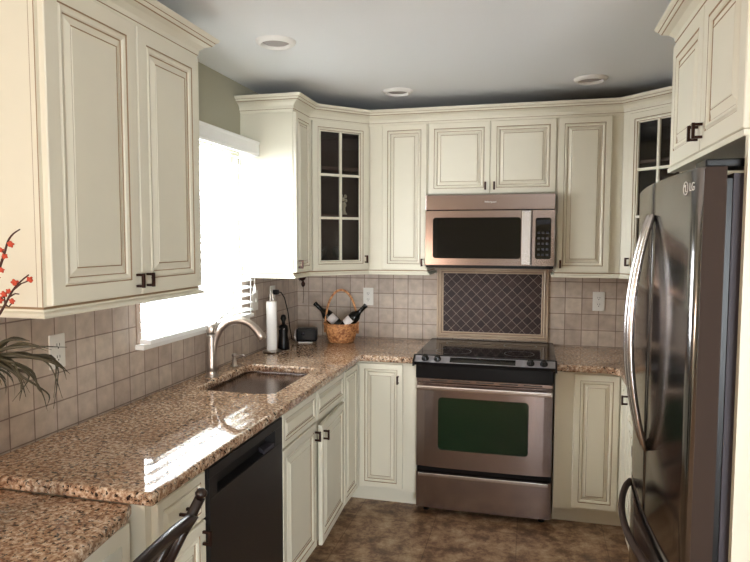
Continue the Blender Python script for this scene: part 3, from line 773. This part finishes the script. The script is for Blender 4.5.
# local: X runs -Y world (towards camera), -Y local = -X world (front); x from -.42 (far) to .42 (near)
hw = .418
b = MB(); b.box(-hw+.003, hw-.003, .081, .700, .03, 1.752); b.box(-hw+.007, hw-.007, .05, .081, .06, 1.74, 1); b.box(-hw+.03, hw-.03, .06, .60, 0, .03, 1)
b.build('body', [M['fridge_side'], M['black']], t)
def bulge(x): return -.024*(1-(x/hw)**2)
def curved_slab(x0, x1, z0, z1, depth, n=10, r=.006):
    mb = MB(); xs = [x0+(x1-x0)*i/n for i in range(n+1)]
    prof = []
    for x in xs: prof.append((x, bulge(x)))
    # rounded vertical edges
    F = [(x0, bulge(x0)+.016), (x0+.002, bulge(x0)+.006), (x0+.008, bulge(x0+.008)+.0008)]+[p for p in prof if x0+.012 < p[0] < x1-.012]+[(x1-.008, bulge(x1-.008)+.0008), (x1-.002, bulge(x1)+.006), (x1, bulge(x1)+.016)]
    k = len(F)
    for z in (z0, z0+r, z1-r, z1):
        inset = .005 if z in (z0, z1) else 0
        for x, y in F: mb.v.append((x, y+inset, z))
        mb.v.append((x1, depth, z)); mb.v.append((x0, depth, z))
    n2 = k+2
    for l in range(3):
        for i in range(n2):
            j = (i+1) % n2; edge = i >= k-1
            mb.face([l*n2+i, l*n2+j, (l+1)*n2+j, (l+1)*n2+i], 1 if edge else 0, i < k-1)
    mb.face([n2-1-i for i in range(n2)], 1); mb.face([3*n2+i for i in range(n2)], 1)
    return mb
FM = [M['steel_fridge'], M['fridge_edge']]
dl = curved_slab(-hw, -.003, .722, 1.768, .066).build('fridge_door', FM, t)
dR = curved_slab(.003, hw, .722, 1.768, .066).build('fridge_door', FM, t)
fz = curved_slab(-hw, hw, .075, .712, .066, 16).build('freezer_drawer', FM, t)
def vhandle(parent, x):
    ps = []; rs = []
    for i in range(19):
        u = i/18; z = 1.668-(1.668-.935)*u; bow = math.sin(PI*u)**.8*.056
        ps.append((x, bulge(x)-.004-bow, z)); rs.append(.012+.004*math.sin(PI*u))
    mb = MB(); mb.tube(ps, rs, 12, flat=(.95, .75)); mb.build('door_handle', M['steel_bright'], parent)
vhandle(dl, -.030); vhandle(dR, .030)
ps = []
for i in range(21):
    u = i/20; x = -hw+.02+(2*hw-.04)*u; ps.append((x, bulge(x)-.004-math.sin(PI*u)**.7*.050, .672))
mb = MB(); mb.tube(ps, .014, 12, flat=(.8, 1)); mb.build('drawer_handle', M['fridge_edge'], fz)
for s_ in (-1, 1):
    b = MB(); b.cbox(s_*(hw-.06)-.05, s_*(hw-.06)+.05, .02, .14, 1.7685, 1.788, .004); b.build('hinge_cover', M['black'], t)
# round emblem and lettering high on the near door
lx = .346
em = MB(); em.lathe([(.0175, 0), (.0175, .0012), (.0150, .0012), (.0150, 0)], n=28, cap=False)
em.lathe([(.0032, 0), (.0032, .0014)], (-.005, .006, 0), 10)
em.box(-.0012, .0012, -.009, .009, 0, .0014); em.box(.0, .008, -.009, -.0068, 0, .0014)
eo = em.build('round_emblem', M['emblem'], dR, (lx, bulge(lx)-.0012, 1.722)); eo.rotation_euler = (PI/2, 0, math.atan(2*.024*lx/hw**2))
text_mesh('brand_lettering', 'LG', .030, M['emblem'], dR, (lx+.044, bulge(lx+.044)-.0014, 1.722), (PI/2, 0, math.atan(2*.024*lx/hw**2)))

# ------------------------------------------------------------------ outlets
def outlet(label, loc, rz, kind='outlet'):
    t = thing('wall_outlet', label, 'outlet', loc, rz, 'white wall outlets')
    b = MB(); b.cbox(-.036, .036, -.006, 0, -.060, .060, .002); b.build('cover_plate', M['outlet'], t)
    for q in (-.021, .021):
        s_ = MB(); s_.cbox(-.016, .016, -.0085, -.006, q-.015, q+.015, .001); so = s_.build('socket', M['outlet'], t)
        s_ = MB(); s_.box(-.0075, -.0050, -.0090, -.0084, q-.002, q+.008); s_.box(.0050, .0075, -.0090, -.0084, q-.002, q+.008); s_.box(-.0022, .0022, -.0090, -.0084, q-.011, q-.006)
        s_.build('slots', M['dark'], so)
    return t
outlet('white double wall outlet on the left tiles under the near cabinet, beside the plant', (.0085, -2.315, 1.198), PI/2)
outlet('white double wall outlet on the back tiles just right of the wicker basket', (.527, -.0085, 1.199), 0)
outlet('white double wall outlet on the back tiles right of the range', (2.028, -.0085, 1.205), 0)
outlet('white wall outlet holding a black plug, on the tiles behind the paper towels', (.0085, -.455, 1.235), PI/2)
t = thing('light_switch', 'white light switch plate on the tiles between blinds and paper towels', 'light switch', (.0085, -.715, 1.225), PI/2)
b = MB(); b.cbox(-.036, .036, -.006, 0, -.060, .060, .002); b.build('cover_plate', M['outlet'], t)
b = MB(); b.cbox(-.005, .005, -.016, -.0055, -.012, .012, .002); b.build('toggle', M['outlet'], t)

# ------------------------------------------------------------------ counter things
t = thing('paper_towel_holder', 'slim white paper towel roll on an upright wire holder near the corner', 'paper towel holder', (.111, -.700, CZ))
b = MB(); b.lathe([(.055, .006), (.057, .009), (.055, .013)], n=28)
for k in range(4):
    a = PI/4+k*PI/2; b.lathe([(.006, .0), (.008, .004), (.006, .008)], (.052*math.cos(a), .052*math.sin(a), 0), 10)
b.build('base', M['nickel'], t)
b = MB(); b.tube([(-.009, 0, .013), (-.010, 0, .330), (-.008, 0, .350), (0, 0, .362), (.008, 0, .350), (.010, 0, .330), (.009, 0, .013)], .0035, 8); b.build('wire_post', M['nickel'], t)
b = MB(); b.lathe([(.016, .014), (.031, .014), (.0315, .020), (.0315, .300), (.031, .306), (.016, .306)], n=28, cap=False); b.lathe([(.016, .014), (.016, .306)], n=28, cap=False); b.build('towel_roll', M['towel'], t)

t = thing('can_opener', 'black upright countertop gadget standing behind the paper towel roll', 'kitchen gadget', (.138, -.585, CZ))
b = MB(); b.lathe([(.036, 0), (.038, .006), (.032, .05), (.027, .09), (.030, .12), (.026, .145), (.012, .155)], n=24); b.build('body', M['black'], t)
b = MB(); b.lathe([(.012, .155), (.010, .17), (.019, .19), (.014, .21), (.004, .215)], n=20); b.build('top_knob', M['black'], t)
for x in (-.014, .016):
    b = MB(); b.lathe([(.0055, 0), (.006, .003), (.003, .006)], (x, -.026, .128), 10, mat=Matrix.Rotation(PI/2, 3, 'X')); b.build('chrome_button', M['steel_bright'], t)

t = thing('power_cord', 'black plug and cord hanging from the outlet down to the clock radio', 'cord', (.02, -.455, 1.256))
b = MB(); b.cbox(-.0025, .030, -.016, .016, -.018, .014, .005); b.build('plug', M['black'], t)
b = MB(); b.tube([(.028, 0, 0), (.045, .010, -.004), (.060, .03, -.04), (.072, .055, -.13), (.075, .08, -.24), (.080, .10, -.315), (.085, .125, -.330)], .0035, 8); b.build('cord', M['black'], t)

t = thing('clock_radio', 'small black rounded clock radio with silver rim, left of the wicker basket', 'clock radio', (.185, -.300, CZ), math.radians(14))
b = MB(); b.cbox(-.068, .068, -.045, .045, .006, .098, .016); b.build('body', M['black'], t)
b = MB(); pts = [(-.066, -.047, .010), (-.072, -.047, .03), (-.073, -.047, .07), (-.068, -.047, .092), (-.056, -.047, .099)]; b.tube(pts, .004, 8); b.build('silver_rim', M['nickel'], t)
b = MB(); b.cbox(-.052, .040, -.047, -.020, .0, .007, .002); b.build('silver_foot', M['emblem'], t)
b = MB(); b.lathe([(.013, 0), (.012, .004), (.006, .005)], (-.022, -.045, .062), 16, mat=Matrix.Rotation(PI/2, 3, 'X')); b.build('dial', M['display'], t)

# wicker basket and bottles
BX, BY = .402, -.235
t = thing('wicker_basket', 'round tan wicker basket with tall hoop handle holding two wine bottles', 'basket', (BX, BY, CZ))
b = MB(); nseg = 72; rows = 44; rin = []
b0 = len(b.v)
for k in range(rows+1):
    u = k/rows; R_ = .080+.034*u**.8; z = .003+.122*u
    for i in range(nseg):
        a = 2*PI*i/nseg; row = int(u*11); wv = .0035*math.sin(a*18+row*PI)*abs(math.sin(u*11*PI))**.5
        b.v.append(((R_+wv)*math.cos(a), (R_+wv)*math.sin(a), z))
for k in range(rows):
    for i in range(nseg): j = (i+1) % nseg; b.face([b0+k*nseg+i, b0+k*nseg+j, b0+(k+1)*nseg+j, b0+(k+1)*nseg+i], 0, True)
b.lathe([(.106, .125), (.074, .012), (.001, .010)], n=36, cap=False); b.lathe([(.078, .002), (.001, .0)], n=36, cap=False)
b.build('woven_body', M['wicker'], t)
b = MB()
for q in range(2):
    ps = [((.113)*math.cos(a), .113*math.sin(a), .124+.003*math.sin(a*22+q*PI)) for a in [2*PI*i/120 for i in range(121)]]
    b.tube(ps, .0055, 8)
b.build('rim', M['wicker'], t)
b = MB(); ps = []
for i in range(31):
    a = PI*i/30; ps.append((-.113*math.cos(a), .0, .06+.285*math.sin(a)**.85 if 0 < i < 30 else .06))
b.tube(ps, .006, 8, flat=(1.3, .8)); b.build('hoop_handle', M['wicker'], t)

def bottle(label, base, tip, lab_dir):
    base, tip = Vector(base), Vector(tip); d = (tip-base).normalized(); L = (tip-base).length
    t = thing('wine_bottle', label, 'wine bottle', base, 0, 'wine bottles in the basket')
    rot = Vector((0, 0, 1)).rotation_difference(d); t.rotation_mode = 'QUATERNION'; t.rotation_quaternion = rot
    k = L/.30
    b = MB(); b.lathe([(.030, 0), (.036, .004), (.037, .03), (.037, .185*k), (.034, .200*k), (.020, .222*k), (.0145, .236*k), (.0138, .285*k), (.0155, .286*k), (.0155, .299*k), (.012, .300*k)], n=28); b.build('glass_body', M['bottle'], t)
    # paper label wraps the side that faces the room
    loc = rot.inverted() @ Vector(lab_dir); a0 = math.atan2(loc.y, loc.x)
    b = MB(); n = 12; R_ = .0374
    for z in (.110*k, .165*k):
        for i in range(n+1): a = a0-.95+1.9*i/n; b.v.append((R_*math.cos(a), R_*math.sin(a), z)); b.v.append(((R_+.0004)*math.cos(a), (R_+.0004)*math.sin(a), z))
    m_ = 2*(n+1)
    for i in range(n):
        a = 2*i; b.face([a+1, a+3, m_+a+3, m_+a+1], 0, True); b.face([a, m_+a, m_+a+2, a+2], 0, True); b.face([a, a+2, a+3, a+1]); b.face([m_+a, m_+a+1, m_+a+3, m_+a+2])
    b.face([0, 1, m_+1, m_]); b.face([2*n, m_+2*n, m_+2*n+1, 2*n+1])
    b.build('paper_label', M['paper'], t)
bottle('dark wine bottle leaning left in the wicker basket, neck towards the clock radio', (BX+.035, BY+.036, CZ+.048), (.205, BY+.030, CZ+.250), (.2, -1, .5))
bottle('dark wine bottle leaning right in the wicker basket, neck towards the outlet', (BX-.025, BY-.046, CZ+.048), (.578, BY-.02, CZ+.252), (-.2, -1, .5))

# dark item hanging under the corner cabinet
t = thing('hanging_keys', 'small dark item on a thin cord hanging under the left corner cabinet', 'hanging item', (.200, -.420, 1.3985))
b = MB(); b.lathe([(.030, -.022), (.036, -.010), (.036, 0)], n=20); b.build('hook_plate', M['black'], t)
b = MB(); b.lathe([(.004, -.075), (.020, -.062), (.027, -.046), (.022, -.030), (.010, -.020)], n=16); b.lathe([(.003, -.112), (.012, -.10), (.014, -.088), (.006, -.075), (.004, -.070)], (.006, 0, 0), 14); b.build('dark_fob', M['bronze'], t)
b = MB(); b.tube([(.006, 0, -.11), (.008, .002, -.16), (.004, .0, -.215)], .0018, 6); b.tube([(-.02, 0, -.012), (-.034, 0, -.05), (-.014, 0, -.075)], .0015, 6); b.build('cord', M['bronze'], t)

# inside the glass cabinet
t = thing('figurine', 'small pale figurine on the middle shelf behind the left glass door', 'figurine', (.452, -.338, 1.7445))
b = MB(); b.lathe([(.020, 0), (.021, .008), (.012, .02), (.009, .045), (.017, .062), (.014, .075), (.008, .082)], n=16)
b.lathe([(.010, -.012), (.015, 0), (.010, .012)], (-.008, 0, .100), 12); b.lathe([(.008, -.010), (.012, 0), (.008, .010)], (.012, 0, .092), 12); b.lathe([(.006, -.01), (.010, 0), (.005, .010)], (-.016, -.002, .124), 12)
b.lathe([(.007, -.01), (.011, 0), (.006, .012)], (.010, .0, .118), 12)
b.build('carved_figure', M['figurine'], t)
for i, (x, y, lb) in enumerate(((.352, -.462, 'clear stemmed glass on the cabinet floor, left of two behind the left glass door'), (.425, -.392, 'clear stemmed glass on the cabinet floor, right of two behind the left glass door'))):
    t = thing('stemmed_glass', lb, 'glass', (x, y, 1.4222), 0, 'stemmed glasses in the corner cabinet')
    b = MB(); b.lathe([(.001, 0), (.030, .001), (.030, .003), (.005, .006), (.004, .045), (.012, .052), (.028, .075), (.031, .10), (.027, .125), (.0255, .125), (.029, .10), (.026, .077), (.001, .056)], n=20, cap=False)
    b.build('glass_body', M['stemglass'], t)

# ------------------------------------------------------------------ plant arrangement at the left edge
PX, PY, PZ = .300, -2.930, .8735
t = thing('potted_arrangement', 'dark drooping grass with red-orange blossom twigs at the left edge', 'plant', (PX, PY, PZ))
b = MB(); b.lathe([(.034, 0), (.044, .008), (.052, .10), (.046, .22), (.034, .31), (.031, .34), (.035, .355), (.030, .355), (.026, .33), (.001, .32)], n=28); b.build('vase', M['ceramic'], t)
rnd = random.Random(11)
def smooth(pts, n=4):
    P = [Vector(p) for p in pts]; out = []
    for i in range(len(P)-1):
        p0, p1, p2, p3 = P[max(i-1, 0)], P[i], P[i+1], P[min(i+2, len(P)-1)]
        for k in range(n):
            f = k/n; out.append(.5*((2*p1)+(p2-p0)*f+(2*p0-5*p1+4*p2-p3)*f*f+(3*p1-3*p2+p3-p0)*f**3))
    return out+[P[-1]]
LEAVES = [
 [(.04, .01, .42), (.087, .01, .451), (.162, .01, .467), (.224, .01, .455)],
 [(.04, .01, .42), (.112, .02, .436), (.187, .02, .435), (.228, .02, .425), (.269, .02, .406)],
 [(.04, .01, .42), (.115, .0, .429), (.171, .0, .408), (.201, .0, .378), (.217, .0, .348), (.224, .0, .320)],
 [(.04, .01, .42), (.109, .01, .414), (.142, .01, .387), (.157, .01, .342)],
 [(.04, .01, .42), (.101, .03, .440), (.156, .03, .440), (.211, .03, .415), (.242, .03, .340)],
 [(.04, .01, .42), (.086, .0, .434), (.115, .0, .424), (.148, .0, .402), (.178, .0, .356)],
 [(.04, .01, .42), (.087, .01, .461), (.129, .01, .483), (.174, .01, .477)]]
b = MB()
def leaf(ps, w):
    n = len(ps); b.tube(ps, [w*min(1, .55+.9*i/n)*max(.12, 1-(i/(n-1))**3) for i in range(n)], 6, flat=(1.3, .35))
for L_ in LEAVES:
    for rpt in range(3):
        q = [Vector(p)+Vector((rnd.gauss(0, .006), rnd.gauss(0, .018), rnd.gauss(0, .007)))*(0 if rpt == 0 else 1)*(i/3) for i, p in enumerate(L_)]
        leaf(smooth([(0, 0, .30)]+q), rnd.uniform(.0030, .0042))
for i in range(60):          # the rest of the tuft fans out on every side
    a = rnd.uniform(0, 2*PI); L = rnd.uniform(.13, .22); dx, dy = math.cos(a), math.sin(a)
    if dx > .2: L *= .62
    x = y = 0.; z = .37; e = rnd.uniform(.5, 1.3); ps = [(0, 0, .31)]
    for k in range(9):
        s_ = L/9; x += dx*math.cos(e)*s_; y += dy*math.cos(e)*s_; z += math.sin(e)*s_; e -= rnd.uniform(.2, .36); ps.append((x, y, z))
    leaf([Vector(p) for p in ps], rnd.uniform(.0028, .004))
tag(b.build('grass_leaves', M['leaf'], t), 'dark olive grass leaves arching over the counter')
def twig(parent, pts, blooms, subs=()):
    ps = smooth(pts, 4); mb = MB(); mb.tube(ps, [.0040-.0024*i/(len(ps)-1) for i in range(len(ps))], 7)
    for sp in subs: mb.tube(sp, [.0022, .0017, .0014][:len(sp)], 6)
    tw = mb.build('twig', M['twig'], parent)
    fb = MB()
    for (x, y, z, r) in blooms:
        for k in range(5):
            a = 2*PI*k/5+x*40; dirv = Vector((math.cos(a), .5*math.sin(a*1.3), math.sin(a))).normalized()
            bm = bmesh.new(); bmesh.ops.create_icosphere(bm, subdivisions=2, radius=1)
            m_ = Matrix.Translation(Vector((x, y, z))+dirv*r*.42) @ dirv.to_track_quat('Z', 'Y').to_matrix().to_4x4() @ Matrix.Diagonal((r*.55, r*.38, r*.62, 1))
            fb.add(bm, 0, True, m_)
    fb.build('blossoms', M['blossom'], tw)
twig(t, [(.01, .0, .33), (.048, .01, .487), (.091, .01, .540), (.107, .01, .562), (.131, .01, .596), (.155, .01, .618), (.177, .01, .633)],
     [(.180, .01, .622, .0085), (.137, .01, .614, .0095), (.105, .01, .586, .0085), (.127, .01, .570, .0075), (.093, .01, .572, .009), (.120, .008, .594, .0065)],
     [[(.131, .01, .596), (.155, .01, .612), (.176, .01, .619)], [(.107, .01, .562), (.115, .012, .556), (.127, .012, .567)], [(.120, .01, .58), (.135, .012, .588), (.146, .012, .587)], [(.107, .01, .562), (.106, .01, .58), (.093, .01, .572)]])
twig(t, [(.0, .01, .33), (.063, .01, .572), (.096, .01, .650), (.111, .01, .683), (.122, .01, .711), (.137, .01, .728), (.157, .01, .739)],
     [(.129, .01, .704, .0085), (.111, .01, .676, .0075), (.100, .01, .643, .0075), (.101, .01, .690, .007), (.088, .01, .626, .007)],
     [[(.122, .01, .711), (.126, .01, .706), (.129, .01, .704)], [(.111, .01, .683), (.106, .01, .688), (.101, .01, .690)]])
twig(t, [(-.01, .0, .33), (.0, .02, .50), (.02, .03, .62), (.045, .03, .70), (.07, .03, .77)], [(.045, .03, .705, .009), (.02, .03, .63, .010), (.07, .03, .775, .008)])

# ------------------------------------------------------------------ chair at the lower counter
CX, CY = .519, -3.016
t = thing('wooden_chair', 'dark-stained wooden chair with curved crest rail at the lower counter', 'chair', (CX, CY, 0), math.radians(4))
hwc = .205
for s_ in (-1, 1):
    # rear post: leg below the seat, raked back above it
    b = MB(); b.tube([(.17, s_*(hwc-.01), 0), (.175, s_*(hwc-.01), .25), (.18, s_*(hwc-.005), .45), (.20, s_*hwc, .62), (.245, s_*(hwc+.002), .79), (.330, s_*(hwc+.003), .955)], [.015, .017, .018, .016, .0145, .013], 12)
    b.lathe([(.007, -.004), (.014, .004), (.015, .012), (.008, .020), (.001, .022)], (.333, s_*(hwc+.003), .958), 14)
    b.build('rear_post', M['chair'], t)
    b = MB(); b.tube([(-.20, s_*.19, 0), (-.195, s_*.188, .22), (-.18, s_*.18, .435)], [.013, .019, .016], 12); b.build('leg', M['chair'], t)
b = MB(); b.cbox(-.23, .21, -.225, .225, .435, .468, .012); b.build('seat', M['chair'], t)
for z, x0 in ((.2, -.19),):
    b = MB()
    for s_ in (-1, 1): b.tube([(-.192, s_*.188, .2), (.168, s_*.205, .2)], .010, 10)
    b.tube([(0, -.195, .2), (0, .195, .2)], .010, 10); b.build('stretcher', M['chair'], t)
# crest rail: a wide flat board arched between the posts
b = MB(); n = 20
for i in range(n+1):
    u = i/n; y = -hwc+2*hwc*u; a = math.sin(PI*u)
    xc = .292+.014*a; zt2 = .912+.030*a**.6; zb = .872+.026*a**.6
    for dx, zz in ((-.012, zb), (.010, zb-.003), (.036, zt2-.004), (.016, zt2)): b.v.append((xc+dx, y, zz))
for i in range(n):
    for k in range(4): j = (k+1) % 4; b.face([i*4+k, i*4+j, i*4+4+j, i*4+4+k], 0, True)
b.face([0, 1, 2, 3]); b.face([n*4+3, n*4+2, n*4+1, n*4]); b.build('crest_rail', M['chair'], t)
for yy_ in (-.125, -.042, .042, .125):
    a = math.sin(PI*(yy_+hwc)/(2*hwc))
    b = MB(); b.tube([(.182, yy_*.8, .466), (.205, yy_*.9, .62), (.240, yy_, .78), (.292+.014*a, yy_, .876+.026*a**.6)], [.010, .012, .013, .013], 10, flat=(.8, 1.3)); b.build('back_slat', M['chair'], t)

# ------------------------------------------------------------------ light
wd = bpy.data.worlds.new('daylight'); SC.world = wd; wd.use_nodes = True
bg = wd.node_tree.nodes['Background']; bg.inputs['Color'].default_value = (.90, .96, 1, 1); bg.inputs['Strength'].default_value = 20.0
def portal(name, loc, rot, sx, sy):
    l = bpy.data.lights.new(name, 'AREA'); l.shape = 'RECTANGLE'; l.size = sx; l.size_y = sy; l.cycles.is_portal = True
    o = bpy.data.objects.new(name, l); COL.objects.link(o); o.location = loc; o.rotation_euler = rot
portal('window_portal', (-.11, (WY0+WY1)/2, (WZ0+WZ1)/2), (0, -PI/2, 0), WZ1-WZ0, WY1-WY0)
portal('patio_fill_portal', (3.45, RY-.13, 1.05), (PI/2, 0, 0), 1.9, 2.1)  # daylight through the added patio door, fills the room from behind
def bulb(name, loc, power, col, size):
    l = bpy.data.lights.new(name, 'POINT'); l.energy = power; l.color = col; l.shadow_soft_size = size
    o = bpy.data.objects.new(name, l); COL.objects.link(o); o.location = loc
bulb('dining_lamp_light', (.16, -4.55, 1.3), 27, (1, .74, .58), .14)

# ------------------------------------------------------------------ camera
cam = bpy.data.cameras.new('camera'); co_ = bpy.data.objects.new('camera', cam); COL.objects.link(co_); SC.camera = co_
yaw, pitch, roll, fpx = .2481, .0669, .0023, 618.92
cy_, sy_, cp_, sp_ = math.cos(yaw), math.sin(yaw), math.cos(pitch), math.sin(pitch)
fwd = Vector((-sy_*cp_, cy_*cp_, -sp_)); right = Vector((cy_, sy_, 0)); up = right.cross(fwd)
r_ = right*math.cos(roll)+up*math.sin(roll); u_ = -right*math.sin(roll)+up*math.cos(roll)
m = Matrix((r_, u_, -fwd)).transposed().to_4x4(); m.translation = (1.615, -4.1196, 1.5907); co_.matrix_world = m
cam.sensor_width = 36; cam.lens = fpx/750*36; cam.clip_start = .05
vs = SC.view_settings; vs.view_transform = 'Standard'; vs.look = 'None'; vs.exposure = .76; vs.gamma = 1; vs.use_curve_mapping = False
SC.cycles.max_bounces = 10; SC.cycles.diffuse_bounces = 6; SC.cycles.transparent_max_bounces = 12
SC.cycles.use_denoising = True; SC.cycles.sample_clamp_indirect = 8
